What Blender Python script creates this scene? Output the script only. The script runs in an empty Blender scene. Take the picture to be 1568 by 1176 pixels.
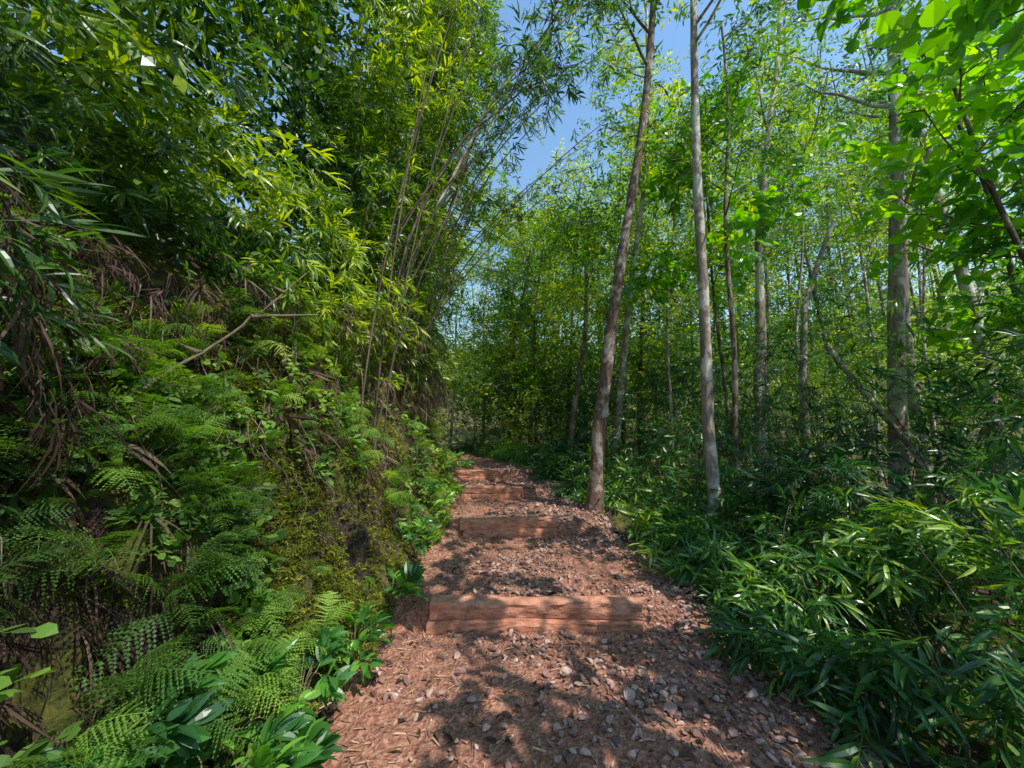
import bpy, math, numpy as np, bmesh
from mathutils import Vector
rng=np.random.default_rng(7)
R=math.radians
scene=bpy.context.scene

# ---------------------------------------------------------------- noise
def _h(i,j,k,s):
    n=(i*374761393+j*668265263+k*2147483647%1000003+s*974711)&0x7fffffff
    n=((n^(n>>13))*1274126177)&0x7fffffff
    n=(n^(n>>16))&0x7fffffff
    return (n%100003)/100003.0
def vn(x,y,z=0,s=0):
    x=np.asarray(x,float);y=np.asarray(y,float);z=np.asarray(z,float)+0*x
    i=np.floor(x).astype(np.int64);j=np.floor(y).astype(np.int64);k=np.floor(z).astype(np.int64)
    a=x-i;b=y-j;c=z-k
    a=a*a*(3-2*a);b=b*b*(3-2*b);c=c*c*(3-2*c)
    r=0
    for di in (0,1):
        for dj in (0,1):
            for dk in (0,1):
                w=(a if di else 1-a)*(b if dj else 1-b)*(c if dk else 1-c)
                r=r+w*_h(i+di,j+dj,(k+dk)*7919,s)
    return r*2-1
def fbm(x,y,z=0,s=0,o=3):
    r=0;a=1
    for q in range(o):
        r=r+a*vn(x*2**q,y*2**q,np.asarray(z)*2**q,s+q*13);a*=.5
    return r

# ---------------------------------------------------------------- terrain
def xl(y): return np.interp(y,[-10,0,2.4,4.1,5.3,6.8,8,10,12,14,30,300],[-1.3,-1.05,-1.05,-.97,-.85,-1.0,-1.25,-2.0,-3.4,-5.4,-26,-26])
def xr(y): return np.interp(y,[-10,0,4.2,5.7,6.7,8,10,12,14,30,300],[1.9,1.75,1.55,1.15,.9,.5,-.4,-1.8,-3.8,-24,-24])
STEPS=[(3.28,0.0,.205,-.66,1.05),(5.14,.26,.185,-.67,.6),(6.75,.45,.17,-.93,.18),(7.85,.64,.17,-1.13,-.28)]
def level(y,sharp):
    e=.03 if sharp else .3
    ys=[-50,0];zs=[0,0]
    for (sy,zb,r,a,b) in STEPS:
        c=sy+.06
        ys+= [c-e,c+e];zs+=[zb,zb+r-.02]
    ys+=[12,40,300];zs+=[.95,1.6,1.6]
    return np.interp(y,ys,zs)
def hgt(x,y,fine=True):
    x=np.asarray(x,float);y=np.asarray(y,float)
    l=xl(y);r=xr(y)
    inb=np.clip(1-np.maximum(np.maximum(l+.25-x,x-(r-.35)),0)/.12,0,1)
    z=level(y,True)*inb+level(y,False)*(1-inb)
    u=np.maximum(l-x+.16*fbm(y*1.3,x*.5,0,5,3),0)
    bank=np.interp(u,[0,.12,.35,.55,.9,1.3,1.8,2.4,4,8,20,220],[0,.08,.35,1.05,1.7,2.4,3.0,3.4,4.8,8,14,50])
    v=np.maximum(x-r,0)
    rt=np.interp(v,[0,.3,1.5,4,10,30,300],[0,.05,-.12,-.3,-.5,0,6])
    z=z+bank+rt
    d=np.hypot(x,y)
    z=z+np.clip(d-28,0,120)*.22
    off=np.clip(np.maximum(u,v)*2,0,1)
    z=z+off*.22*fbm(x*1.3,y*1.3,z*.9,21,4)*np.clip(u*1.5+.4,0.3,1)
    z=z+.03*fbm(x*1.7,y*1.7,0,3,2)
    if fine: z=z+.014*fbm(x*9,y*9,0,9,3)
    return z

def mkmesh(name,V,F,mats,mi=None,col=None,smooth=None):
    me=bpy.data.meshes.new(name)
    V=np.asarray(V,np.float32);F=np.asarray(F,np.int32)
    k=F.shape[1]
    me.vertices.add(len(V));me.vertices.foreach_set('co',V.ravel())
    me.loops.add(F.size);me.loops.foreach_set('vertex_index',F.ravel())
    me.polygons.add(len(F));me.polygons.foreach_set('loop_start',np.arange(0,F.size,k,dtype=np.int32))
    try: me.polygons.foreach_set('loop_total',np.full(len(F),k,np.int32))
    except Exception: pass
    if mi is not None: me.polygons.foreach_set('material_index',np.asarray(mi,np.int32))
    sm=np.zeros(len(F),bool) if smooth is None else np.asarray(smooth,bool)
    me.polygons.foreach_set('use_smooth',sm)
    if col is not None:
        a=me.attributes.new('vcol','FLOAT_COLOR','POINT')
        c=np.ones((len(V),4),np.float32);c[:,:3]=col
        a.data.foreach_set('color',c.ravel())
    for m in mats: me.materials.append(m)
    me.update(calc_edges=True)
    ob=bpy.data.objects.new(name,me);scene.collection.objects.link(ob)
    return ob
class MB:
    def __init__(s): s.V=[];s.F=[];s.C=[];s.M=[];s.S=[];s.n=0
    def add(s,V,F,mat=0,col=(0,0,0),smooth=False):
        V=np.asarray(V);F=np.asarray(F)
        if len(V)==0: return
        s.V.append(V);s.F.append(F+s.n);s.n+=len(V)
        c=np.zeros((len(V),3));c[:]=col;s.C.append(c)
        s.M.append(np.full(len(F),mat));s.S.append(np.full(len(F),smooth))
    def build(s,name,mats):
        return mkmesh(name,np.concatenate(s.V),np.concatenate(s.F),mats,np.concatenate(s.M),np.concatenate(s.C),np.concatenate(s.S))

# ---------------------------------------------------------------- materials
def newmat(name):
    m=bpy.data.materials.new(name);m.use_nodes=True
    nt=m.node_tree;nt.nodes.clear()
    o=nt.nodes.new('ShaderNodeOutputMaterial')
    return m,nt,o
def N(nt,t,**kw):
    n=nt.nodes.new(t)
    for k,v in kw.items():
        if k.startswith('_'): setattr(n,k[1:],v)
        else: n.inputs[k.replace('_',' ')].default_value=v
    return n
def ramp(nt,fac,stops):
    r=nt.nodes.new('ShaderNodeValToRGB')
    e=r.color_ramp.elements
    while len(e)<len(stops): e.new(.5)
    for i,(p,c) in enumerate(stops):
        e[i].position=p;e[i].color=(*c,1)
    nt.links.new(fac,r.inputs[0]);return r.outputs[0]
def leafmat(name,stops,trans=.4,rough=.38,tb=1.5,mul=1.0,gl=1.0):
    stops=[(p,tuple(min(.6,q*mul) for q in c)) for p,c in stops]
    m,nt,o=newmat(name);L=nt.links
    at=N(nt,'ShaderNodeAttribute',_attribute_name='vcol')
    sp=N(nt,'ShaderNodeSeparateColor');L.new(at.outputs['Color'],sp.inputs[0])
    col=ramp(nt,sp.outputs[2],stops)
    d=N(nt,'ShaderNodeBsdfDiffuse');L.new(col,d.inputs['Color'])
    hs=N(nt,'ShaderNodeHueSaturation',Hue=.492,Saturation=1.15,Value=tb);L.new(col,hs.inputs['Color'])
    t=N(nt,'ShaderNodeBsdfTranslucent');L.new(hs.outputs[0],t.inputs['Color'])
    mx=N(nt,'ShaderNodeMixShader',Fac=trans);L.new(d.outputs[0],mx.inputs[1]);L.new(t.outputs[0],mx.inputs[2])
    lw=N(nt,'ShaderNodeLayerWeight',Blend=.5);pw=N(nt,'ShaderNodeMath',_operation='POWER');pw.inputs[1].default_value=4.0;L.new(lw.outputs['Facing'],pw.inputs[0])
    fm=N(nt,'ShaderNodeMath',_operation='MULTIPLY_ADD');fm.inputs[1].default_value=.22*gl;fm.inputs[2].default_value=.045*gl;L.new(pw.outputs[0],fm.inputs[0])
    g=N(nt,'ShaderNodeBsdfGlossy',Roughness=rough);m2=N(nt,'ShaderNodeMixShader')
    L.new(fm.outputs[0],m2.inputs[0]);L.new(mx.outputs[0],m2.inputs[1]);L.new(g.outputs[0],m2.inputs[2])
    L.new(m2.outputs[0],o.inputs[0]);return m
G_wall=leafmat('bamboo_leaf',[(0,(.010,.028,.007)),(.35,(.032,.076,.012)),(.65,(.085,.15,.018)),(.9,(.25,.31,.03))],.48,tb=1.6,mul=1.95)
G_under=leafmat('undergrowth_leaf',[(0,(.009,.032,.012)),(.4,(.024,.076,.018)),(.7,(.065,.15,.024)),(.95,(.2,.28,.04))],.44,.33,mul=1.85)
G_can=leafmat('canopy_leaf',[(0,(.016,.043,.009)),(.4,(.052,.11,.016)),(.7,(.125,.20,.022)),(.95,(.31,.36,.04))],.54,.42,1.7,mul=2.05)
G_broad=leafmat('broad_leaf',[(0,(.02,.065,.012)),(.4,(.05,.14,.015)),(.8,(.11,.24,.02)),(1,(.19,.31,.03))],.56,.35,1.7,mul=1.95)
G_shrub=leafmat('glossy_shrub_leaf',[(0,(.015,.055,.014)),(.4,(.045,.13,.02)),(.8,(.13,.26,.03)),(1,(.22,.33,.04))],.4,.36,1.6,mul=2.0,gl=.9)
G_fern=leafmat('fern_leaf',[(0,(.03,.065,.013)),(.4,(.085,.165,.026)),(.8,(.2,.3,.045)),(1,(.33,.40,.08))],.42,.5,1.5,mul=1.8,gl=.4)
G_dead=leafmat('dry_leaf',[(0,(.04,.024,.016)),(.4,(.11,.066,.048)),(.75,(.21,.14,.10)),(1,(.44,.34,.25))],.2,.6,1.1,gl=.3)
G_moss=leafmat('moss_leaf',[(0,(.05,.055,.008)),(.4,(.13,.15,.015)),(.8,(.28,.3,.025)),(1,(.38,.37,.05))],.3,.7,1.2,mul=1.4,gl=.1)

def bark(name,c0,c1,c2,sc=6):
    m,nt,o=newmat(name);L=nt.links
    tc=N(nt,'ShaderNodeTexCoord');mp=N(nt,'ShaderNodeMapping');mp.inputs['Scale'].default_value=(1,1,.22)
    L.new(tc.outputs['Object'],mp.inputs[0])
    n1=N(nt,'ShaderNodeTexNoise',Scale=sc*4,Detail=5.0,Roughness=.65);L.new(mp.outputs[0],n1.inputs['Vector'])
    n2=N(nt,'ShaderNodeTexNoise',Scale=sc*.6,Detail=4.0,Roughness=.6);L.new(tc.outputs['Object'],n2.inputs['Vector'])
    ca=ramp(nt,n1.outputs[0],[(.32,c0),(.62,c1)])
    mk=ramp(nt,n2.outputs[0],[(.5,(0,0,0)),(.6,(1,1,1))])
    mx=N(nt,'ShaderNodeMix',_data_type='RGBA');L.new(mk,mx.inputs[0]);L.new(ca,mx.inputs[6]);mx.inputs[7].default_value=(*c2,1)
    p=N(nt,'ShaderNodeBsdfPrincipled',Roughness=.8);L.new(mx.outputs[2],p.inputs['Base Color'])
    b=N(nt,'ShaderNodeBump',Strength=.9,Distance=.03);L.new(n1.outputs[0],b.inputs['Height']);L.new(b.outputs[0],p.inputs['Normal'])
    L.new(p.outputs[0],o.inputs[0]);return m
B_red=bark('reddish_bark',(.07,.035,.025),(.25,.145,.1),(.46,.37,.31))
B_grey=bark('grey_bark',(.14,.095,.07),(.42,.32,.26),(.72,.65,.57),5)
B_dark=bark('dark_bark',(.04,.028,.02),(.15,.10,.065),(.28,.22,.16))
B_culm=bark('bamboo_culm',(.06,.05,.025),(.17,.13,.07),(.2,.15,.09),3)

def groundmat():
    m,nt,o=newmat('bank_soil_and_moss');L=nt.links
    ge=N(nt,'ShaderNodeNewGeometry')
    n1=N(nt,'ShaderNodeTexNoise',Scale=22.0,Detail=10.0,Roughness=.78);L.new(ge.outputs['Position'],n1.inputs['Vector'])
    n2=N(nt,'ShaderNodeTexNoise',Scale=1.8,Detail=6.0,Roughness=.65);L.new(ge.outputs['Position'],n2.inputs['Vector'])
    s=ramp(nt,n1.outputs[0],[(.36,(.015,.008,.006)),(.5,(.075,.042,.03)),(.64,(.24,.15,.11))])
    g=ramp(nt,n1.outputs[0],[(.36,(.03,.03,.006)),(.5,(.15,.16,.02)),(.66,(.36,.34,.05))])
    k=ramp(nt,n2.outputs[0],[(.46,(0,0,0)),(.53,(1,1,1))])
    mx=N(nt,'ShaderNodeMix',_data_type='RGBA');L.new(k,mx.inputs[0]);L.new(s,mx.inputs[6]);L.new(g,mx.inputs[7])
    p=N(nt,'ShaderNodeBsdfPrincipled',Roughness=.95);L.new(mx.outputs[2],p.inputs['Base Color'])
    b=N(nt,'ShaderNodeBump',Strength=1.0,Distance=.08);L.new(n1.outputs[0],b.inputs['Height']);L.new(b.outputs[0],p.inputs['Normal'])
    L.new(p.outputs[0],o.inputs[0]);return m
def pathmat():
    m,nt,o=newmat('red_dirt');L=nt.links
    ge=N(nt,'ShaderNodeNewGeometry')
    n1=N(nt,'ShaderNodeTexNoise',Scale=26.0,Detail=8.0,Roughness=.7);L.new(ge.outputs['Position'],n1.inputs['Vector'])
    n2=N(nt,'ShaderNodeTexNoise',Scale=2.2,Detail=4.0);L.new(ge.outputs['Position'],n2.inputs['Vector'])
    v=N(nt,'ShaderNodeTexVoronoi',Scale=38.0);L.new(ge.outputs['Position'],v.inputs['Vector'])
    a=ramp(nt,n1.outputs[0],[(.3,(.15,.052,.032)),(.5,(.45,.185,.11)),(.7,(.74,.43,.3))])
    b2=ramp(nt,v.outputs['Color'],[(.2,(.17,.07,.048)),(.8,(.5,.25,.17))])
    k=ramp(nt,n2.outputs[0],[(.4,(.1,.1,.1)),(.62,(.6,.6,.6))])
    mx=N(nt,'ShaderNodeMix',_data_type='RGBA');L.new(k,mx.inputs[0]);L.new(a,mx.inputs[6]);L.new(b2,mx.inputs[7])
    p=N(nt,'ShaderNodeBsdfPrincipled',Roughness=.92);L.new(mx.outputs[2],p.inputs['Base Color'])
    ad=N(nt,'ShaderNodeMath',_operation='ADD');L.new(n1.outputs[0],ad.inputs[0]);L.new(v.outputs['Distance'],ad.inputs[1])
    b=N(nt,'ShaderNodeBump',Strength=1.0,Distance=.03);L.new(ad.outputs[0],b.inputs['Height']);L.new(b.outputs[0],p.inputs['Normal'])
    L.new(p.outputs[0],o.inputs[0]);return m
def varmat(name,stops,rough=.85,sc=40,stretch=None,soil=None):
    m,nt,o=newmat(name);L=nt.links
    at=N(nt,'ShaderNodeAttribute',_attribute_name='vcol');sp=N(nt,'ShaderNodeSeparateColor');L.new(at.outputs['Color'],sp.inputs[0])
    ge=N(nt,'ShaderNodeNewGeometry');mp=N(nt,'ShaderNodeMapping')
    if stretch: mp.inputs['Scale'].default_value=stretch
    L.new(ge.outputs['Position'],mp.inputs[0])
    n=N(nt,'ShaderNodeTexNoise',Scale=float(sc),Detail=6.0);L.new(mp.outputs[0],n.inputs['Vector'])
    a=N(nt,'ShaderNodeMath',_operation='MULTIPLY_ADD');a.inputs[1].default_value=.8 if stretch else .5;L.new(n.outputs[0],a.inputs[0])
    b=N(nt,'ShaderNodeMath',_operation='MULTIPLY_ADD');b.inputs[1].default_value=.8;b.inputs[2].default_value=-.15;L.new(sp.outputs[0],b.inputs[0]);L.new(b.outputs[0],a.inputs[2])
    c=ramp(nt,a.outputs[0],stops)
    hgtsock=n.outputs[0]
    if soil:
        n3=N(nt,'ShaderNodeTexNoise',Scale=9.0,Detail=7.0,Roughness=.7);L.new(ge.outputs['Position'],n3.inputs['Vector'])
        k=ramp(nt,n3.outputs[0],[(.5,(0,0,0)),(.64,(.8,.8,.8))])
        n4=N(nt,'ShaderNodeTexNoise',Scale=60.0,Detail=4.0);L.new(ge.outputs['Position'],n4.inputs['Vector'])
        sc2=ramp(nt,n4.outputs[0],[(.35,soil[0]),(.65,soil[1])])
        mx=N(nt,'ShaderNodeMix',_data_type='RGBA');L.new(k,mx.inputs[0]);L.new(c,mx.inputs[6]);L.new(sc2,mx.inputs[7]);c=mx.outputs[2]
        ad=N(nt,'ShaderNodeMath',_operation='ADD');L.new(n.outputs[0],ad.inputs[0]);L.new(n3.outputs[0],ad.inputs[1]);hgtsock=ad.outputs[0]
    p=N(nt,'ShaderNodeBsdfPrincipled',Roughness=rough);L.new(c,p.inputs['Base Color'])
    bp=N(nt,'ShaderNodeBump',Strength=.8,Distance=.018);L.new(hgtsock,bp.inputs['Height']);L.new(bp.outputs[0],p.inputs['Normal'])
    L.new(p.outputs[0],o.inputs[0]);return m
M_stone=varmat('gravel_stone',[(0,(.12,.06,.048)),(.5,(.33,.19,.15)),(1,(.64,.44,.36))])
M_mulch=varmat('mulch_chip',[(0,(.15,.065,.04)),(.5,(.38,.20,.12)),(1,(.68,.45,.3))])
M_wood=varmat('weathered_red_timber',[(.15,(.15,.045,.025)),(.5,(.48,.18,.095)),(.85,(.70,.34,.22))],.85,12,(1,1,3.0),soil=((.13,.055,.035),(.36,.18,.115)))

# ---------------------------------------------------------------- ground sheets
def axis(lo,a,b,hi,st,g=1.18):
    c=list(np.arange(a,b,st));d=st;x=a;L=[]
    while x>lo: d*=g;x-=d;L.append(x)
    d=st;x=c[-1];Rr=[]
    while x<hi: d*=g;x+=d;Rr.append(x)
    return np.array(L[::-1]+c+Rr)
def gh(x,y):
    z=hgt(x,y)
    ins=np.minimum(x-xl(y),xr(y)-x)
    return z-.06*np.clip(ins/.1,0,1)*(y<14)
X=axis(-230,-3.6,2.4,230,.035);Y=axis(-60,0,11,260,.05)
gx,gy=np.meshgrid(X,Y);gz=gh(gx,gy)
ub=np.clip((xl(gy)-gx)/.3,0,1)*np.clip((3.2-(xl(gy)-gx)),0,1)
gx2=gx+ub*(.05*fbm(gx*7,gy*7,gz*5,303,4))
V=np.stack([gx2,gy,gz],-1).reshape(-1,3)
nx=len(X);ny=len(Y);i=(np.arange(nx-1)[None]+np.arange(ny-1)[:,None]*nx).ravel()
mkmesh('ground',V,np.stack([i,i+1,i+1+nx,i+nx],1),[groundmat()],smooth=np.ones(len(i)))
us=np.linspace(-.05,1.05,150);ys=np.arange(-2,14,.022)
uu,yy=np.meshgrid(us,ys)
edge=.09*fbm(yy*3,uu*0,0,77,3)
xx=xl(yy)+(xr(yy)-xl(yy))*uu+edge*(np.abs(uu-.5)*2)
zz=hgt(xx,yy)+.006-.09*np.clip((np.abs(uu-.5)-.49)/.06,0,1)
V=np.stack([xx,yy,zz],-1).reshape(-1,3);nx=len(us);ny=len(ys)
i=(np.arange(nx-1)[None]+np.arange(ny-1)[:,None]*nx).ravel()
mkmesh('dirt_trail',V,np.stack([i,i+1,i+1+nx,i+nx],1),[pathmat()],smooth=np.ones(len(i)))

# ---------------------------------------------------------------- templates
def leafT(L,W,segs=3,droop=.25,fold=.25,shape=1.0,rib=True):
    ts=np.linspace(0,1,segs+1)
    V=[];F=[]
    prof=lambda t: W*.5*(np.sin(np.pi*t**shape))**.85
    V.append((0,0,0))
    if not rib:
        for t in ts[1:-1]:
            V+= [(L*t,prof(t),-droop*L*t*t),(L*t,-prof(t),-droop*L*t*t)]
        V.append((L*.98,0,-droop*L))
        F.append((0,2,1))
        for s in range(segs-2):
            a=1+2*s;F+=[(a,a+1,a+3),(a,a+3,a+2)]
        a=1+2*(segs-2);F.append((a,a+1,len(V)-1))
    else:
        for t in ts[1:-1]:
            w=prof(t);z=-droop*L*t*t
            V+=[(L*t,w,z+fold*w),(L*t,0,z),(L*t,-w,z+fold*w)]
        V.append((L*.98,0,-droop*L))
        F+=[(0,2,1),(0,3,2)]
        for s in range(segs-2):
            a=1+3*s
            F+=[(a,a+1,a+4),(a,a+4,a+3),(a+1,a+2,a+5),(a+1,a+5,a+4)]
        a=1+3*(segs-2);e=len(V)-1
        F+=[(a,a+1,e),(a+1,a+2,e)]
    return np.array(V),np.array(F)
def rotm(az,pi,ro):
    az,pi,ro=np.broadcast_arrays(np.asarray(az,float),np.asarray(pi,float),np.asarray(ro,float))
    ca,sa=np.cos(az),np.sin(az);cp,sp=np.cos(pi),np.sin(pi);cr,sr=np.cos(ro),np.sin(ro)
    z=0*ca;o=z+1
    Rz=np.stack([np.stack([ca,-sa,z],-1),np.stack([sa,ca,z],-1),np.stack([z,z,o],-1)],-2)
    Ry=np.stack([np.stack([cp,z,-sp],-1),np.stack([z,o,z],-1),np.stack([sp,z,cp],-1)],-2)
    Rx=np.stack([np.stack([o,z,z],-1),np.stack([z,cr,-sr],-1),np.stack([z,sr,cr],-1)],-2)
    return Rz@Ry@Rx
def tube(P,r,sides=6):
    P=np.asarray(P,float);n=len(P);r=np.broadcast_to(r,(n,))
    T=np.gradient(P,axis=0);T/=np.linalg.norm(T,axis=1,keepdims=True)+1e-9
    ref=np.array([.37,.9,.12]) if abs(T[:,2]).mean()>.6 else np.array([0,0,1.])
    A=np.cross(T,ref);A/=np.linalg.norm(A,axis=1,keepdims=True)+1e-9;B=np.cross(T,A)
    th=np.linspace(0,2*np.pi,sides,endpoint=False)
    V=P[:,None]+r[:,None,None]*(np.cos(th)[None,:,None]*A[:,None]+np.sin(th)[None,:,None]*B[:,None])
    V=V.reshape(-1,3);F=[]
    for i in range(n-1):
        a=i*sides+np.arange(sides);b=i*sides+(np.arange(sides)+1)%sides
        F.append(np.stack([a,b,b+sides],1));F.append(np.stack([a,b+sides,a+sides],1))
    return V,np.concatenate(F)
def spray(n,stem,L,W,spread=.8,droop=.25,seed=0,segs=3,rib=False,shape=.9,whorl=.5,stemr=.0015,sd=.25):
    g=np.random.default_rng(seed);V=[];F=[];C=[];k=0
    for i in range(n):
        t=(i+.5)/n; t=t**whorl
        l=L*g.uniform(.7,1.15)
        lv,lf=leafT(l,W*g.uniform(.8,1.2),segs,droop*g.uniform(.3,1.8),.3,shape,rib)
        side=1 if i%2 else -1
        az=side*spread*g.uniform(.35,1.3)*(1.15-.5*t);p=g.uniform(-.5,.45);ro=g.uniform(-.8,.8)
        M=rotm(az,p,ro)
        v=lv@M.T+np.array([stem*t,0,-sd*stem*t*t])
        V.append(v);F.append(lf+k);k+=len(v)
        C.append(np.full(len(v),g.uniform()))
    if stemr>0:
        tt=np.linspace(0,1,3);P=np.stack([stem*tt,0*tt,-sd*stem*tt*tt],1)
        v,f=tube(P,stemr,3);V.append(v);F.append(f+k);C.append(np.full(len(v),.2))
    return np.concatenate(V),np.concatenate(F),np.concatenate(C)
def scatter(mb,tpl,P,az,pi,ro,sc,mat=0,r=None,pf=.7):
    n=len(P)
    if n==0: return
    ch=rng.integers(0,len(tpl),n)
    az=np.broadcast_to(az,(n,));pi=np.broadcast_to(pi,(n,));ro=np.broadcast_to(ro,(n,));sc=np.broadcast_to(sc,(n,))
    r=rng.uniform(0,1,n) if r is None else r
    patch=fbm(P[:,0]*pf,P[:,1]*pf,P[:,2]*pf,123,2)*.5
    for k,(tv,tf,tc) in enumerate(tpl):
        s=np.where(ch==k)[0]
        if len(s)==0: continue
        M=rotm(az[s],pi[s],ro[s])*sc[s][:,None,None]
        v=np.einsum('nij,vj->nvi',M,tv)+P[s][:,None]
        f=tf[None]+(np.arange(len(s))*len(tv))[:,None,None]
        col=np.zeros((len(s),len(tv),3));col[...,0]=r[s][:,None];g=(tc[None]+r[s][:,None]*5.3)%1;col[...,1]=g
        col[...,2]=np.clip(.45*r[s][:,None]+.5*g+.85*patch[s][:,None],0,1)
        mb.add(v.reshape(-1,3),f.reshape(-1,3),mat,col.reshape(-1,3))
T_bam=[spray(9,.20,.14,.021,.8,.3,s,stemr=0) for s in range(6)]
T_bamN=[spray(9,.2,.14,.02,.8,.35,s+20,4,True) for s in range(6)]
T_under=[spray(9,.22,.17,.026,.95,.35,s+40,4,True,whorl=.6) for s in range(6)]
T_can=[spray(10,.36,.12,.034,1.1,.15,s+60,2,False,1.0,.9,0) for s in range(6)]
T_canF=[spray(9,.5,.17,.055,1.2,.15,s+65,2,False,1.0,.9,0) for s in range(6)]
T_far=[spray(10,.6,.26,.10,1.3,.2,s+70,2,False,1.0,.9,0) for s in range(5)]
T_broad=[spray(6,.35,.17,.12,1.0,.25,s+80,5,True,.75,.8,.003) for s in range(5)]
T_shrub=[spray(8,.16,.17,.055,1.2,.3,s+90,5,True,.9,.45,.003) for s in range(5)]
T_small=[spray(7,.10,.045,.025,1.1,.2,s+100,3,False,.9,.8,.001) for s in range(4)]
T_deadst=[spray(6,.1,.24,.009,.5,.6,s+110,4,False,.7,.4,0) for s in range(4)]
T_deadbig=[spray(4,.12,.3,.034,.7,.5,s+130,6,True,.8,.5,.003) for s in range(4)]
T_tuft=[spray(9,.03,.05,.008,2.2,.2,s+120,3,False,.8,.5,0) for s in range(3)]
def frond(L,seed):
    g=np.random.default_rng(seed);V=[];F=[];C=[];k=0
    n=15
    arc=lambda t:(L*t*(1-.12*t),0,L*(.22*np.sin(t*2.2)-.30*t*t))
    tt=np.linspace(0,1,8);v,f=tube(np.array([arc(t) for t in tt]),np.linspace(.003,.001,8),3)
    V.append(v);F.append(f);C.append(np.full(len(v),.6));k=len(v)
    sp=L*.85/n
    for i in range(n):
        t=.14+.85*(i/(n-1));o=np.array(arc(t))
        w=L*.31*(np.sin(np.pi*min(1,(t*.88+.12)))**.8)*(1 if t>.2 else .8)*g.uniform(.75,1.1)+.008
        for sd in (1,-1):
            d=np.array([.42+g.uniform(-.14,.14),sd*.9,-.15+g.uniform(-.25,.2)]);d/=np.linalg.norm(d)
            m=int(np.clip(w/.014,3,8));nrm=np.array([-d[1]*sd,d[0]*sd,0])
            ttp=o+d*w+np.array([0,0,-.3*w]);hw=sp*.14
            V.append(np.array([o+nrm*hw,o-nrm*hw,ttp]));F.append(np.array([[0,1,2]])+k);k+=3;C.append(np.full(3,.4+.4*t))
            for j in range(m):
                s=(j+.5)/m;b=o+d*w*s+np.array([0,0,-.3*w*s*s]);ll=sp*.46*(1-.7*s);ww=w/m*.46
                for e in (1,-1):
                    tip=b+e*ll*nrm+d*ll*.5+np.array([0,0,g.uniform(-.003,.002)])
                    V.append(np.array([b-d*ww,b+d*ww,tip]));F.append(np.array([[0,1,2]])+k);k+=3
                    C.append(np.full(3,.3+.6*t*g.uniform(.3,1)))
    return np.concatenate(V),np.concatenate(F),np.concatenate(C)
T_fern=[frond(.42,s) for s in range(7)]

# ---------------------------------------------------------------- wooden steps: two stacked timbers each
def board(name,sy,zb,r,xa,xb,yaw=0.0,tilt=0.0):
    mb=MB();g=np.random.default_rng(int(sy*10))
    th=.12;hh=(r+.05)/2+.012
    for lay in (0,1):
        a=xa+(g.uniform(-.03,.05) if lay==0 else 0);b=xb+(g.uniform(-.05,.03) if lay==0 else 0)
        yoff=(-.018 if lay==0 else 0.0);z0=zb-.04+lay*(hh-.004)
        nx=max(20,int((b-a)/.02));xs=np.linspace(a,b,nx)
        ring=[(-.42,-.5),(-.5,-.4),(-.52,-.1),(-.52,.2),(-.5,.38),(-.42,.48),(-.1,.51),(.2,.51),(.44,.48),(.5,.38),(.5,-.5)]
        X,Rr=np.meshgrid(xs,np.arange(len(ring)),indexing='ij')
        U=np.array([q[0] for q in ring])[None]+0*X;W=np.array([q[1] for q in ring])[None]+0*X
        Yc=sy+.06+yoff+U*th+.012*fbm(X*3,W*2+lay*9,U,4,3)+.008*fbm(X*8,W*9+lay*5,0,8,2)+.012*np.sin((X-a)*2.1)+yaw*X
        Zc=z0+hh*(W+.5)+np.clip(W,0,1)*2*(.013*fbm(X*2.4,U*1.5+lay*3,0,2,4))+tilt*X*(1 if lay else .6)
        V=np.stack([X+.006*fbm(W*9,U*3,0,5,2),Yc,Zc],-1).reshape(-1,3);m=len(ring);F=[]
        for i in range(nx-1):
            for j in range(m-1):
                q=i*m+j;F+=[(q,q+m,q+m+1),(q,q+m+1,q+1)]
        for e in (0,(nx-1)*m):
            for j in range(1,m-1): F.append((e,e+j,e+j+1) if e==0 else (e,e+j+1,e+j))
        mb.add(V,np.array(F),0,(.5 if lay else .42,0,0),False)
    for x in (xa+.05,xb-.05):
        P=np.array([[x,sy+.145,zb-.1],[x,sy+.145,zb+r*.6],[x,sy+.15,zb+r*1.0]])
        v,f=tube(P,.022,7);mb.add(v,f,0,(.4,0,0),False)
    mb.build(name,[M_wood])
for k,s in enumerate(STEPS):
    board('wooden_trail_step',*s,yaw=(.01,.02,.04,.03)[k],tilt=(-.008,.02,-.03,.02)[k])

# ---------------------------------------------------------------- gravel, mulch
def ico(seed,sub=1):
    bm=bmesh.new();bmesh.ops.create_icosphere(bm,subdivisions=sub,radius=1)
    V=np.array([v.co[:] for v in bm.verts]);F=np.array([[v.index for v in f.verts] for f in bm.faces]);bm.free()
    g=np.random.default_rng(seed)
    for q in range(7):
        d=g.normal(size=3);d/=np.linalg.norm(d);t=V@d;c=g.uniform(.3,.6)
        V=V-np.maximum(t-c,0)[:,None]*d
    V=V*np.array([1,g.uniform(.6,.95),g.uniform(.5,.75)])
    return V,F,np.full(len(V),.5)
T_st=[ico(s,2) for s in range(7)]
mb=MB();n=14500
y=rng.uniform(.9,9,n);u=rng.uniform(0,1,n)**.6;x=xl(y)+(xr(y)-xl(y))*(u*1.06-.03)
keep=rng.uniform(0,1,n)<np.clip(-.15+1.2*u+.8*fbm(x*1.2,y*1.2,0,31,2),.06,1)
for (sy,zb,r,a,b) in STEPS: keep&=~((y>sy-.06)&(y<sy+.17)&(x>a-.03)&(x<b+.03))
x=x[keep];y=y[keep];u=u[keep];n=len(x)
sc=.010+.032*rng.uniform(0,1,n)**2.1
big=rng.uniform(0,1,n)<.05*u+.006;sc[big]*=1.5
P=np.stack([x,y,hgt(x,y)+.008+sc*.3],1)
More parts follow.
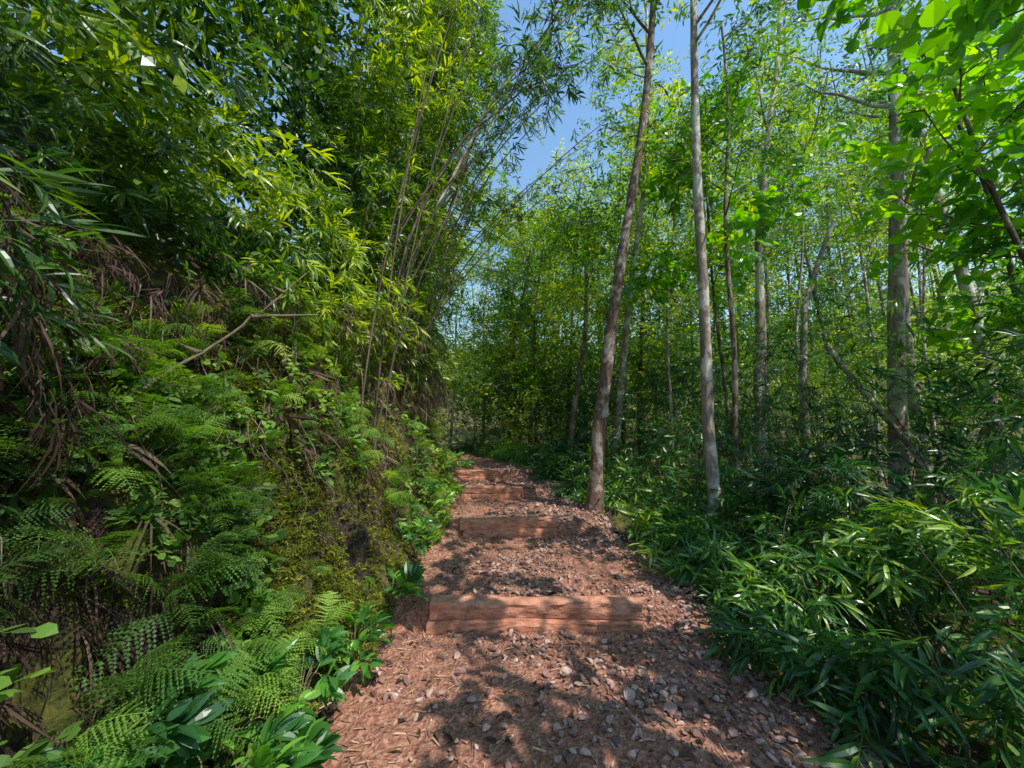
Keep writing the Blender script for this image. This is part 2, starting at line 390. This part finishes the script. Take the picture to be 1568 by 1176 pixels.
scatter(mb,T_st,P,rng.uniform(0,6.3,n),rng.uniform(-.4,.4,n),rng.uniform(-.4,.4,n),sc)
mb.build('gravel',[M_stone])
mb=MB();n=9000
y=rng.uniform(.9,8.5,n);u=rng.uniform(0,1,n)**1.8;x=xl(y)+(xr(y)-xl(y))*(u*1.1-.05)
Lc,Fc=np.array([[-1,-.09,-.05],[1,-.07,-.05],[1,.09,-.03],[-1,.07,-.03],[-.9,-.05,.05],[.9,-.04,.06],[.9,.05,.06],[-.9,.05,.05]]),np.array([[4,5,6],[4,6,7],[0,1,5],[0,5,4],[2,3,7],[2,7,6],[1,2,6],[1,6,5],[3,0,4],[3,4,7]])
chip=[(Lc*np.array([1,k,1]),Fc,np.full(8,.5)) for k in (.6,1,1.8)]
sc=.008+.035*rng.uniform(0,1,n)**2.2
on=np.zeros(n,bool)
for (sy,zb,r,a,b) in STEPS: on|=(y>sy-.06)&(y<sy+.17)
x,y,sc=x[~on],y[~on],sc[~on];n=len(x)
P=np.stack([x,y,hgt(x,y)+.014],1)
scatter(mb,chip,P,rng.uniform(0,6.3,n),rng.uniform(-.25,.25,n),rng.uniform(-.4,.4,n),sc)
mb.build('wood_mulch',[M_mulch])
mb=MB();n=520
y=rng.uniform(1,8,n);x=xl(y)+(xr(y)-xl(y))*rng.uniform(0,1,n)
a,b=leafT(.07,.025,4,.3,.3);lt=[(a,b,np.full(len(a),.5))]
scatter(mb,lt,np.stack([x,y,hgt(x,y)+.03],1),rng.uniform(0,6.3,n),rng.uniform(-.2,.3,n),rng.uniform(-.5,.5,n),rng.uniform(.5,1.4,n))
mb.build('fallen_leaves',[G_dead])

# ---------------------------------------------------------------- left bank vegetation
def offw(y,z):
    b=np.interp(z,[0,.5,1,2,3,4,6,9,12],[0,.2,.4,.85,1.2,1.35,1.3,1.0,.8])
    c=np.interp(z,[0,.5,1,2,3,4,6,9,12],[0,.15,.3,.45,.5,.45,.3,-.1,-.2])
    t=np.clip((y-2.5)/3,0,1)
    return b*(1-t)+c*t
def wallpts(n,y0,y1,z0,z1,depth,zp=1.0):
    y=rng.uniform(y0,y1,n);z=z0+(z1-z0)*rng.uniform(0,1,n)**zp
    amp=np.interp(z,[0,2.5,5],[.25,.4,.65])
    x=xl(np.minimum(y,8.5)+np.maximum(y-8.5,0)*.6)-offw(y,z)-rng.exponential(depth,n)+amp*fbm(y*1.0,z*1.0,0,41,3)
    return np.stack([x,y,z+level(y,False)],1)
def onbank(n,y0,y1,z0,z1):
    m=n*6;y=rng.uniform(y0,y1,m);x=xl(y)-rng.uniform(0,1.9,m);z=hgt(x,y);e=.04
    sl=np.abs(hgt(x+e,y)-hgt(x-e,y))/(2*e)
    k=(z-level(y,False)>z0)&(z-level(y,False)<z1)&(rng.uniform(0,1,m)<np.clip((1+sl)/4,0,1))
    return np.stack([x,y,z],1)[k][:n]
def above(P,m=.03): return P[P[:,2]>hgt(P[:,0],P[:,1],False)+m]
def camclear(P,r): return P[np.linalg.norm(P-np.array([0,0,1.6]),axis=1)>r]
def notface(P,keep=.12):
    f=(P[:,1]>2.5)&(P[:,1]<3.9)&(P[:,2]<1.25)&(P[:,2]>.2)
    return P[~f|(rng.uniform(0,1,len(P))<keep)]
mb=MB()
P=wallpts(14000,.2,11,2.0,10.5,.38,1.15)
hole=fbm(P[:,1]*.9,P[:,2]*.9,P[:,0]*.9,51,2);P=P[hole>-.32];P=camclear(above(P),2.0)
near=P[:,1]<4.0
for msk,T in ((near,T_bamN),(~near,T_bam)):
    Q=P[msk];n=len(Q)
    scatter(mb,T,Q,rng.normal(0,.9,n),rng.normal(-.35,.45,n),rng.normal(0,.6,n),rng.uniform(.7,1.3,n))
P=np.concatenate([wallpts(2600,.2,11,3.0,12,1.3,.9),wallpts(2200,.2,6,2.6,9,1.0,1)]);P[:,0]-=.8;P=above(P);P=camclear(P,3.2);n=len(P)
scatter(mb,T_canF,P,rng.normal(0,.9,n),rng.normal(-.35,.45,n),rng.normal(0,.6,n),rng.uniform(.9,1.4,n))
for i in range(30):
    y0=rng.uniform(3.6,9);x0=xl(y0)-rng.uniform(.5,1.5);z0=float(hgt(x0,y0))-.1
    H=rng.uniform(4,8);lean=rng.uniform(.3,1.9);t=np.linspace(0,1,12)
    Pp=np.stack([x0+lean*t**1.6,y0+rng.uniform(-.8,.6)*t,z0+H*t],1)
    v,f=tube(Pp,np.linspace(rng.uniform(.008,.016),.004,12),6);mb.add(v,f,1,(0,0,0),True)
for i in range(13):
    y0=rng.uniform(4.2,6.6);x0=xl(y0)-rng.uniform(.6,1.2);z0=float(hgt(x0,y0))+.2
    H=rng.uniform(4.2,6.2);lean=rng.uniform(1.6,3.6);t=np.linspace(0,1,16)
    Pp=np.stack([x0+lean*t**1.5,y0+rng.uniform(-.5,.5)*t,z0+H*(t-.12*t**3)],1)
    v,f=tube(Pp,np.linspace(.015,.004,16),6);mb.add(v,f,1,(0,0,0),True)
    q=Pp[9:];q=np.repeat(q,2,0)+rng.normal(0,.1,(len(q)*2,3));n=len(q)
    scatter(mb,T_bam,q,rng.normal(0,1,n),rng.normal(-.4,.4,n),rng.normal(0,.6,n),rng.uniform(.6,1.1,n))
mb.build('bamboo_thicket',[G_wall,B_culm])
mb=MB()
P=np.concatenate([onbank(1700,.6,8,.5,2.8),onbank(450,.6,2.6,.6,2.4)]);P[:,0]+=.04;P=P[fbm(P[:,1]*1.2,P[:,2]*1.2,0,61,2)>-.2]
P2=wallpts(1200,1.2,8,1.6,2.8,.1);P=camclear(notface(np.concatenate([P,above(P2,0)]),.2),1.7);n=len(P)
scatter(mb,T_deadst,P,rng.normal(0,.9,n),rng.normal(-1.0,.35,n),rng.normal(0,.6,n),rng.uniform(.5,1.1,n))
P=np.concatenate([onbank(55,1.2,3.4,1.2,2.5),onbank(45,3,7,.8,2.8)]);P[:,0]+=.08;P=camclear(P,1.8);n=len(P)
scatter(mb,T_deadbig,P,rng.normal(0,.9,n),rng.normal(-.9,.4,n),rng.normal(0,.6,n),rng.uniform(.5,.95,n))
for q in onbank(70,1.2,6,1.1,2.6):
    t=np.linspace(0,1,9);l=rng.uniform(.25,.8)
    Pp=np.stack([q[0]+.1+.12*np.sin(t*2.2)+.15*t*l,q[1]+rng.uniform(-.3,.3)*t+.03*np.sin(t*9+q[1]),q[2]+.1-l*t],1)
    v,f=tube(Pp,np.linspace(rng.uniform(.002,.006),.0015,9),5);mb.add(v,f,1,(.3,.3,0),True)
mb.build('hanging_dry_grass_and_roots',[G_dead,B_dark])
mb=MB()
P=np.concatenate([onbank(14000,.6,8,.02,2.4),onbank(7000,.6,3.2,.02,2.2)]);P=P[fbm(P[:,1]*1.5,P[:,2]*1.5,0,71,2)>-.15-.9*((P[:,1]>2.4)&(P[:,1]<4))];P[:,0]+=.02;n=len(P)
scatter(mb,T_tuft,P,rng.normal(0,.7,n),rng.uniform(-.6,.7,n),0,rng.uniform(.4,1.1,n))
mb.build('moss',[G_moss])
mb=MB()
P=np.concatenate([onbank(2500,.6,9,.05,2.6),onbank(1100,.6,2.4,.05,2.2)]);P[:,0]+=.03;P=P[fbm(P[:,1]*1.3,P[:,2]*1.3,5,73,2)>-.15];P=camclear(notface(P,.25),1.4);n=len(P)
scatter(mb,T_small,P,rng.normal(0,.8,n),rng.normal(.1,.5,n),rng.normal(0,.5,n),rng.uniform(.7,1.9,n))
mb.build('creeping_ground_cover',[G_fern])
mb=MB()
cen=camclear(notface(np.concatenate([onbank(125,1.4,7,.3,2.6),onbank(34,1.2,2.5,.25,1.7)])),1.75)
for c in cen:
    k=rng.integers(2,6);s=rng.uniform(.4,1.05)
    scatter(mb,T_fern,np.repeat(c[None],k,0)+np.array([.05,0,.04])+rng.normal(0,.02,(k,3)),rng.normal(-.3,.8,k),rng.uniform(-.3,.9,k),rng.normal(0,.4,k),s*rng.uniform(.6,1.15,k),0,np.clip(rng.normal(rng.uniform(.1,1),.2,k),0,1))
for (x,y,s,h) in [(-1.35,2.0,.9,.2),(-1.6,1.9,.95,.22),(-1.75,2.1,1.0,.2),(-1.5,2.4,.9,.2),(-1.25,2.15,.8,.22),(-1.9,2.3,.9,.2),(-1.2,2.6,.8,.2),(-1.5,1.6,.9,.3),(-1.7,1.65,.9,.3),(-1.3,1.7,.8,.34),(-1.45,1.35,.8,.3),(-1.85,1.9,.9,.25)]:
    c=np.array([x,y,float(hgt(x,y))+h]);k=7
    scatter(mb,T_fern,np.repeat(c[None],k,0),rng.normal(-.5,1.4,k),rng.uniform(-.1,.8,k),rng.normal(0,.4,k),s*rng.uniform(.6,1.1,k),0,rng.uniform(.5,1,k))
mb.build('fern',[G_fern])
mb=MB()
def shrub(x,y,h,w,k,T=T_shrub,s0=.75,mat=0):
    z=float(hgt(x,y))
    for i in range(k):
        a=rng.uniform(0,6.3);rr=w*rng.uniform(.1,1)**.6;hh=h*rng.uniform(.45,1)*(1-.35*(rr/w)**2)
        tip=np.array([x+rr*math.cos(a),y+rr*math.sin(a),z+hh])
        if np.linalg.norm(tip-np.array([0,0,1.6]))<1.35: continue
        g=float(hgt(tip[0],tip[1]));tip[2]=max(tip[2],g+.06)
        t=np.linspace(0,1,5)[:,None];b=np.array([x,y,z])
        Pp=b+(tip-b)*t+np.array([0,0,.1])*np.sin(t*3.1);v,f=tube(Pp,np.linspace(.005,.0025,5),4);mb.add(v,f,1,(.2,.2,0),True)
        q=rng.integers(1,3)
        scatter(mb,T,np.repeat(tip[None],q,0),a+rng.normal(0,.6,q),rng.uniform(-.1,.9,q),rng.normal(0,.5,q),s0*rng.uniform(.7,1.2,q),mat)
for (x,y,h,w,k) in [(-1.12,1.6,.34,.28,24),(-1.3,1.9,.36,.3,14),(-1.15,2.25,.34,.26,18),(-1.55,1.5,.3,.26,10),(-1.05,2.75,.28,.2,10),(-1.25,1.3,.32,.28,18),(-1.0,3.4,.22,.18,8),(-1.02,4.3,.28,.2,10),(-1.1,5.2,.35,.22,12),(-1.1,6,.4,.25,14),(-1.15,7,.4,.3,14)]:
    shrub(x,y,h,w,k)
mb.build('glossy_leaf_shrub',[G_shrub,B_culm])

# ---------------------------------------------------------------- right undergrowth
mb=MB();n=12500
v_=rng.uniform(-.02,1,n)**1.2*8;y=rng.uniform(.7,12,n);x=xr(y)+v_+.2*fbm(y*2,v_,0,81,2)
H=np.interp(v_,[0,.3,1,2,4,8],[.18,.32,.6,1.45,3.0,3.6])*(1+.55*fbm(x*.8,y*.8,0,91,2))
z=hgt(x,y,False)+H*rng.uniform(0.02,1,n)**.6
P=np.stack([x,y,z],1);P=P[fbm(x*1.1,y*1.1,z*1.3,95,2)>-.3];P=camclear(P,1.5);n=len(P)
near=P[:,1]<5
for msk,T in ((near,T_under),(~near,T_bam)):
    Q=P[msk];n=len(Q)
    scatter(mb,T,Q,math.pi+.9+rng.normal(0,1.3,n),rng.normal(-.05,.5,n),rng.normal(0,.5,n),rng.uniform(.65,1.35,n))
for i in range(200):
    y0=rng.uniform(1.5,10);x0=xr(y0)+rng.uniform(.3,6);z0=float(hgt(x0,y0));H0=rng.uniform(.5,1.2)*min(3,.3+.6*(x0-xr(y0)))
    t=np.linspace(0,1,7);a=rng.uniform(0,6.3)
    Pp=np.stack([x0+.3*H0*math.cos(a)*t**2,y0+.3*H0*math.sin(a)*t**2,z0+H0*t],1)
    v,f=tube(Pp,np.linspace(.008,.003,7),5);mb.add(v,f,1,(.2,.2,0),True)
mb.build('bamboo_grass_undergrowth',[G_under,B_dark])

# ---------------------------------------------------------------- trees
def interp_poly(K,n):
    K=np.array(K,float);d=np.r_[0,np.cumsum(np.linalg.norm(np.diff(K,axis=0),axis=1))];t=np.linspace(0,d[-1],n)
    return np.stack([np.interp(t,d,K[:,i]) for i in range(3)],1)
def tree(name,K,r0,r1,mat,crown0=.45,limbs=10,ll=2.0,T=T_can,leaf=G_can,per=7,sig=.28,sc=1.0,seed=0,up=.6,mb=None,sides=10,sub=4):
    own=mb is None
    if own: mb=MB()
    P=interp_poly(K,40 if own else 14);n=len(P);g=np.random.default_rng(seed)
    s=np.linspace(0,1,n);w=.05*(1 if own else 2)
    P[:,0]+=w*np.sin(s*9+g.uniform(0,6))*np.sin(s*3.1);P[:,1]+=w*np.sin(s*7+g.uniform(0,6))*np.sin(s*3.1)
    rad=r0+(r1-r0)*s**.8;rad[0]*=1.3;rad[1]*=1.12;rad=rad*(1+.06*np.sin(s*60+seed)*g.uniform(.3,1,n))
    v,f=tube(P,rad,sides);mb.add(v,f,1,(0,0,0),True)
    C=[]
    for i in range(limbs):
        t=crown0+(1-crown0)*(i+g.uniform(0,1))/limbs;b=P[min(n-1,int(t*(n-1)))]
        a=g.uniform(0,6.3)+i*2.4;e=g.uniform(.1,1.0)*up+.1;L=ll*(1.15-.6*t)*g.uniform(.6,1.2)
        d=np.array([math.cos(a)*math.cos(e),math.sin(a)*math.cos(e),math.sin(e)])
        q=np.linspace(0,1,7)[:,None];Q=b+d*L*q+np.array([0,0,.25*L])*q**2+g.normal(0,.03*L,(7,3))*q
        v,f=tube(Q,np.linspace(max(r1*.8,.25*rad[int(t*(n-1))]),.006,7),5);mb.add(v,f,1,(0,0,0),True)
        for k in range(sub):
            q0=Q[g.integers(2,7)];a2=a+g.normal(0,.9);e2=g.uniform(-.2,.8);L2=L*g.uniform(.25,.5)
            d2=np.array([math.cos(a2)*math.cos(e2),math.sin(a2)*math.cos(e2),math.sin(e2)])
            qq=np.linspace(0,1,4)[:,None];Q2=q0+d2*L2*qq+np.array([0,0,-.08*L2])*qq**2
            v,f=tube(Q2,np.linspace(.012,.004,4),4);mb.add(v,f,1,(0,0,0),True)
            C+= [Q2[2],Q2[3],Q2[1]]
        C+= [Q[5],Q[6]]
    C=np.array(C);m=len(C)*per
    PP=np.repeat(C,per,0)+rng.normal(0,sig,(m,3))*np.array([1,1,.7])
    PP=camclear(PP,1.8)
    m=len(PP);r=np.clip(rng.normal(.5,.25,m),0,1)
    scatter(mb,T,PP,rng.uniform(0,6.3,m),rng.normal(-.15,.5,m),rng.normal(0,.6,m),sc*rng.uniform(.7,1.3,m),0,r)
    if own: mb.build(name,[leaf,mat])
    return mb
g0=lambda x,y: float(hgt(x,y))-.15
S='slender_forest_tree';BL='broadleaf_tree'
tree(S,[(1.18,5.75,g0(1.18,5.75)),(1.32,5.8,1.6),(1.75,5.85,4.2),(2.2,5.9,7),(2.5,5.9,9.2),(2.75,5.95,12.5)],.115,.035,B_red,.5,10,2.1,seed=1,per=3)
tree(S,[(2.0,8,.3),(2.25,8,2.2),(2.9,8,6.8),(3.2,8.1,9.5),(3.3,8.2,12)],.085,.03,B_grey,.4,11,2.1,seed=2,per=4)
tree(S,[(2.51,4.85,g0(2.5,4.85)),(2.47,4.9,1.6),(2.54,4.9,3.85),(2.6,4.9,6),(2.64,4.9,7.9),(2.8,4.9,11.5)],.085,.03,B_grey,.6,9,1.9,seed=3,per=3)
tree(S,[(3.38,5.8,g0(3.4,5.8)),(3.3,5.8,1.5),(3.4,5.8,3.5),(3.6,5.8,6.5),(3.6,5.8,8.5)],.05,.018,B_red,.5,8,1.4,seed=4,per=3)
tree(S,[(4.7,7.5,-.2),(4.85,7.5,2.5),(5.1,7.5,5.5),(5.8,7.5,9.5),(6.1,7.5,12)],.12,.035,B_grey,.4,9,2.3,seed=5,per=3)
tree(S,[(1.12,8,g0(1.12,8)),(1.3,8,1.9),(1.6,8,4.5),(1.75,8,6.5)],.07,.02,B_dark,.5,9,1.4,seed=6,per=4)
tree(S,[(5.3,5.5,-.2),(5.57,5.5,2.1),(5.9,5.5,5.3),(6.24,5.5,8.6),(6.5,5.5,11)],.13,.05,B_grey,.5,8,2.3,seed=7,per=2)
tree(S,[(6.8,6.5,-.2),(6.9,6.5,3),(7.0,6.5,6),(7.3,6.5,10)],.11,.035,B_grey,.5,8,2.2,seed=8,per=2)
tree(S,[(7.5,6,-.2),(7.4,6,2.6),(7.3,6,4.6),(7.0,6.1,8)],.12,.04,B_grey,.4,8,2.0,seed=9,per=2)
tree(BL,[(5.3,3.4,-.2),(5.2,3.5,2.0),(5.0,3.7,4),(4.9,3.9,6.0)],.04,.015,B_dark,.4,10,1.6,T=T_broad,leaf=G_broad,per=2,sig=.25,sc=.9,seed=10)
tree(BL,[(3.9,7.0,-.1),(3.9,7,3),(3.8,7,6),(3.7,7,8.5)],.04,.015,B_dark,.4,9,1.4,T=T_broad,leaf=G_broad,per=2,sig=.25,sc=1.0,seed=11)
tree(BL,[(6.6,4.6,-.2),(6.5,4.6,2.0),(6.2,4.7,4.5),(6.0,4.8,6.5)],.05,.02,B_dark,.3,10,1.6,T=T_bam,leaf=G_under,per=5,sig=.3,sc=1.1,seed=12)
tree(S,[(5.0,.8,-.2),(4.9,.6,4),(4.6,.3,8),(4.5,.3,11)],.11,.03,B_grey,.5,6,2.4,seed=13,per=1)  # tree added beside the camera, crown out of view, to dapple the trail
tree(BL,[(3.9,-.6,-.1),(3.6,-.1,3),(3.0,.5,4.6),(2.5,.8,5.8)],.09,.03,B_grey,.55,8,1.5,T=T_broad,leaf=G_broad,per=2,sig=.18,sc=1.15,seed=14,sub=3)  # light blocker added by the camera; broad leaves shade the near trail in patches
tree(BL,[(5.0,2.0,-.1),(4.6,2.2,3),(3.8,2.6,5.2),(3.2,2.9,6.8)],.05,.015,B_dark,.65,6,1.4,T=T_broad,leaf=G_broad,per=2,sig=.18,sc=1.0,seed=19,sub=3)  # added blocker, crown set towards the sun to dapple the middle steps
tree('bank_tree',[(-2.0,6.2,2.6),(-1.7,6.1,4.5),(-1.2,6.0,6.8),(-.9,6,9)],.045,.012,B_red,.3,9,1.2,T=T_bam,leaf=G_wall,per=6,sig=.25,seed=16)
tree('bank_tree',[(-2.2,7.5,2.6),(-2.0,7.5,5),(-1.9,7.6,8),(-1.6,7.6,11)],.05,.02,B_dark,.3,10,1.4,T=T_can,leaf=G_wall,per=6,sig=.3,seed=17)
tree('bank_tree',[(-2.4,9.6,2.0),(-2.1,9.6,4.5),(-1.2,9.6,7),(-.6,9.6,8.5)],.06,.02,B_dark,.2,12,1.9,T=T_can,leaf=G_can,per=4,sig=.35,seed=21)
tree('bare_leaning_sapling',[(-1.9,5,2.6),(-1.5,5,3.4),(-.4,5,6.3),(.25,5,7.1),(.95,5,7.8),(1.6,5,8.2)],.035,.010,B_grey,.7,5,.7,T=T_bam,leaf=G_wall,per=1,sig=.15,seed=18)
tree('bare_leaning_sapling',[(-1.7,5.6,2.8),(-1.2,5.5,4.4),(-.5,5.4,6.2),(.4,5.3,7.6),(1.2,5.2,8.9)],.032,.010,B_dark,.6,6,.9,T=T_bam,leaf=G_wall,per=1,sig=.12,seed=31)
tree('bare_leaning_sapling',[(-1.6,4.6,2.8),(-1.3,4.6,4.0),(-.6,4.7,5.6),(.1,4.8,6.3),(1.1,4.9,6.9)],.024,.006,B_dark,.6,5,.6,T=T_bam,leaf=G_wall,per=1,sig=.12,seed=32)
for k,(x,y,H,lx) in enumerate([(.5,11,7.2,.5),(-.1,12.6,8.2,.3),(1.7,12,9.4,.6),(-1.1,14.5,9.5,.2),(.9,14.5,11,-.3),(-2.6,16.5,10,.4),(3.0,10.5,8.6,.5)]):
    b=g0(x,y);tree(S,[(x,y,b),(x+lx*.3,y,b+H*.5),(x+lx,y,b+H)],.07,.02,B_grey if k%2 else B_dark,.15,14,H*.23,T=T_canF,per=3,sig=.4,sc=.85,seed=50+k)
for k,(x,y,H,lx,r) in enumerate([(3.0,7.4,8,.5,.035),(5.6,8.6,9,.6,.05),(6.9,9.2,9,.7,.055),(8.3,8.4,8,-.6,.06),(9.0,9.6,9,.6,.06),(2.6,10.0,9,.5,.045),(7.9,7.3,7.5,.5,.045),(10.2,9.4,9,.4,.07)]):
    b=g0(x,y);tree(S,[(x,y,b),(x+lx*.2,y,b+H*.4),(x+lx,y,b+H)],r,.014,B_grey,.55,6,1.3,per=2,sig=.3,sc=1.0,seed=400+k,sides=8,sub=3)
def log(name,K,r0,r1,mat):
    P=interp_poly(K,20);P+=rng.normal(0,.008,P.shape);v,f=tube(P,np.linspace(r0,r1,20),9);mb=MB();mb.add(v,f,0,(0,0,0),True)
    for i in (6,11,15):
        d=rng.normal(0,.25,3);d[2]=abs(d[2]);v,f=tube(np.array([P[i],P[i]+d*.5,P[i]+d]),[.02,.012,.006],5);mb.add(v,f,0,(0,0,0),True)
    mb.build(name,[mat])
log('fallen_leaning_trunk',[(5.0,6,2.95),(5.35,5.6,1.9),(5.65,5,.65),(5.8,4.7,0)],.04,.045,B_grey)
log('fallen_leaning_trunk',[(6.2,7,5.6),(5.8,7,4.7),(5.5,7,3.9),(5.3,7,2.0),(5.3,7,-.1)],.04,.08,B_grey)
log('fallen_leaning_branch',[(-2.0,1.9,1.7),(-1.9,2.6,2.3),(-1.75,3.2,3.0)],.011,.006,B_culm)

# ---------------------------------------------------------------- background forest
mbf=MB()
g=np.random.default_rng(99)
for i in range(54):
    y0=g.uniform(10,27);x0=g.uniform(-6,1.1*y0+2)
    if y0<16 and xl(y0)-.8<x0<xr(y0)+.8: continue
    d=math.hypot(x0,y0);az=x0/y0
    hm=d*(.64+.34*min(1,max(0,az/.5)))*g.uniform(.6,1.1);H=min(max(5,hm),17)
    if -.2<az<.12: H=min(H,d*.64)
    b=float(hgt(x0,y0));lx=g.normal(0,.8)
    tree('t',[(x0,y0,b-.2),(x0+lx*.3,y0,b+H*.5),(x0+lx,y0,b+H)],g.uniform(.05,.10),.02,None,.2,11,H*.2,T=T_canF,per=3,sig=.5,sc=1.1,seed=200+i,mb=mbf,sides=6,up=.8,sub=3)
mbf.build('distant_forest_trees',[G_can,B_dark])
mb=MB();n=7500
y=rng.uniform(9,32,n);x=rng.uniform(-12,1,n)+rng.uniform(0,1,n)*(1.3*y+6)
H=2.6+.09*y+1.5*fbm(x*.3,y*.3,0,15,2)
ok=~((y<16)&(x>xl(y)-.5)&(x<xr(y)+.5));x,y,H=x[ok],y[ok],H[ok];n=len(x)
z=hgt(x,y,False)+H*rng.uniform(0,1,n)**.6;P=np.stack([x,y,z],1)
y=rng.uniform(9.8,15,2800);x=xr(y)+.35+rng.uniform(0,1,2800)*4.5;z=hgt(x,y,False)+rng.uniform(0,1,2800)**.7*4.0*(1+.4*fbm(x,y,0,8,2))
scatter(mb,T_canF,np.stack([x,y,z],1),rng.uniform(0,6.3,2800),rng.normal(-.1,.5,2800),rng.normal(0,.6,2800),rng.uniform(.5,.9,2800))
scatter(mb,[(a*.6,b,c) for a,b,c in T_far],P,rng.uniform(0,6.3,n),rng.normal(-.1,.5,n),rng.normal(0,.6,n),rng.uniform(.6,1.2,n))
n=7000
rr=rng.uniform(32,100,n);a=rng.uniform(-.9,1.1,n);x=rr*np.sin(a);y=rr*np.cos(a)
z=hgt(x,y,False)+rng.uniform(0,1,n)**.6*(6+3*fbm(x*.1,y*.1,0,17,2));P=np.stack([x,y,z],1)
scatter(mb,T_far,P,rng.uniform(0,6.3,n),rng.normal(-.1,.5,n),rng.normal(0,.6,n),rr/34*1.5)
mb.build('distant_undergrowth',[G_wall])

# ---------------------------------------------------------------- light, sky, camera
sd=np.array([.40,-.30,.86]);sd/=np.linalg.norm(sd)
sun=bpy.data.lights.new('sun','SUN');sun.energy=5;sun.angle=R(.45);sun.color=(1,.96,.88)
so=bpy.data.objects.new('sun',sun);scene.collection.objects.link(so)
so.rotation_euler=Vector(sd).to_track_quat('Z','Y').to_euler()
w=bpy.data.worlds.new('World');scene.world=w;w.use_nodes=True;nt=w.node_tree
bg=nt.nodes['Background'];sk=nt.nodes.new('ShaderNodeTexSky');sk.sky_type='NISHITA';sk.sun_disc=False
sk.sun_elevation=math.asin(sd[2]);sk.sun_rotation=math.atan2(sd[0],sd[1]);sk.air_density=1.8;sk.dust_density=.3;sk.ozone_density=3
hs=nt.nodes.new('ShaderNodeHueSaturation');hs.inputs['Saturation'].default_value=1.12;hs.inputs['Value'].default_value=1.4
nt.links.new(sk.outputs[0],hs.inputs['Color']);nt.links.new(hs.outputs[0],bg.inputs[0]);bg.inputs[1].default_value=.15
cam=bpy.data.cameras.new('camera');cam.lens=13.5;cam.sensor_width=36;cam.clip_end=2000;cam.clip_start=.05
co=bpy.data.objects.new('camera',cam);scene.collection.objects.link(co)
co.location=(0,0,1.6);co.rotation_euler=(R(97),0,0);scene.camera=co
scene.view_settings.view_transform='Standard';scene.view_settings.look='None';scene.view_settings.exposure=0
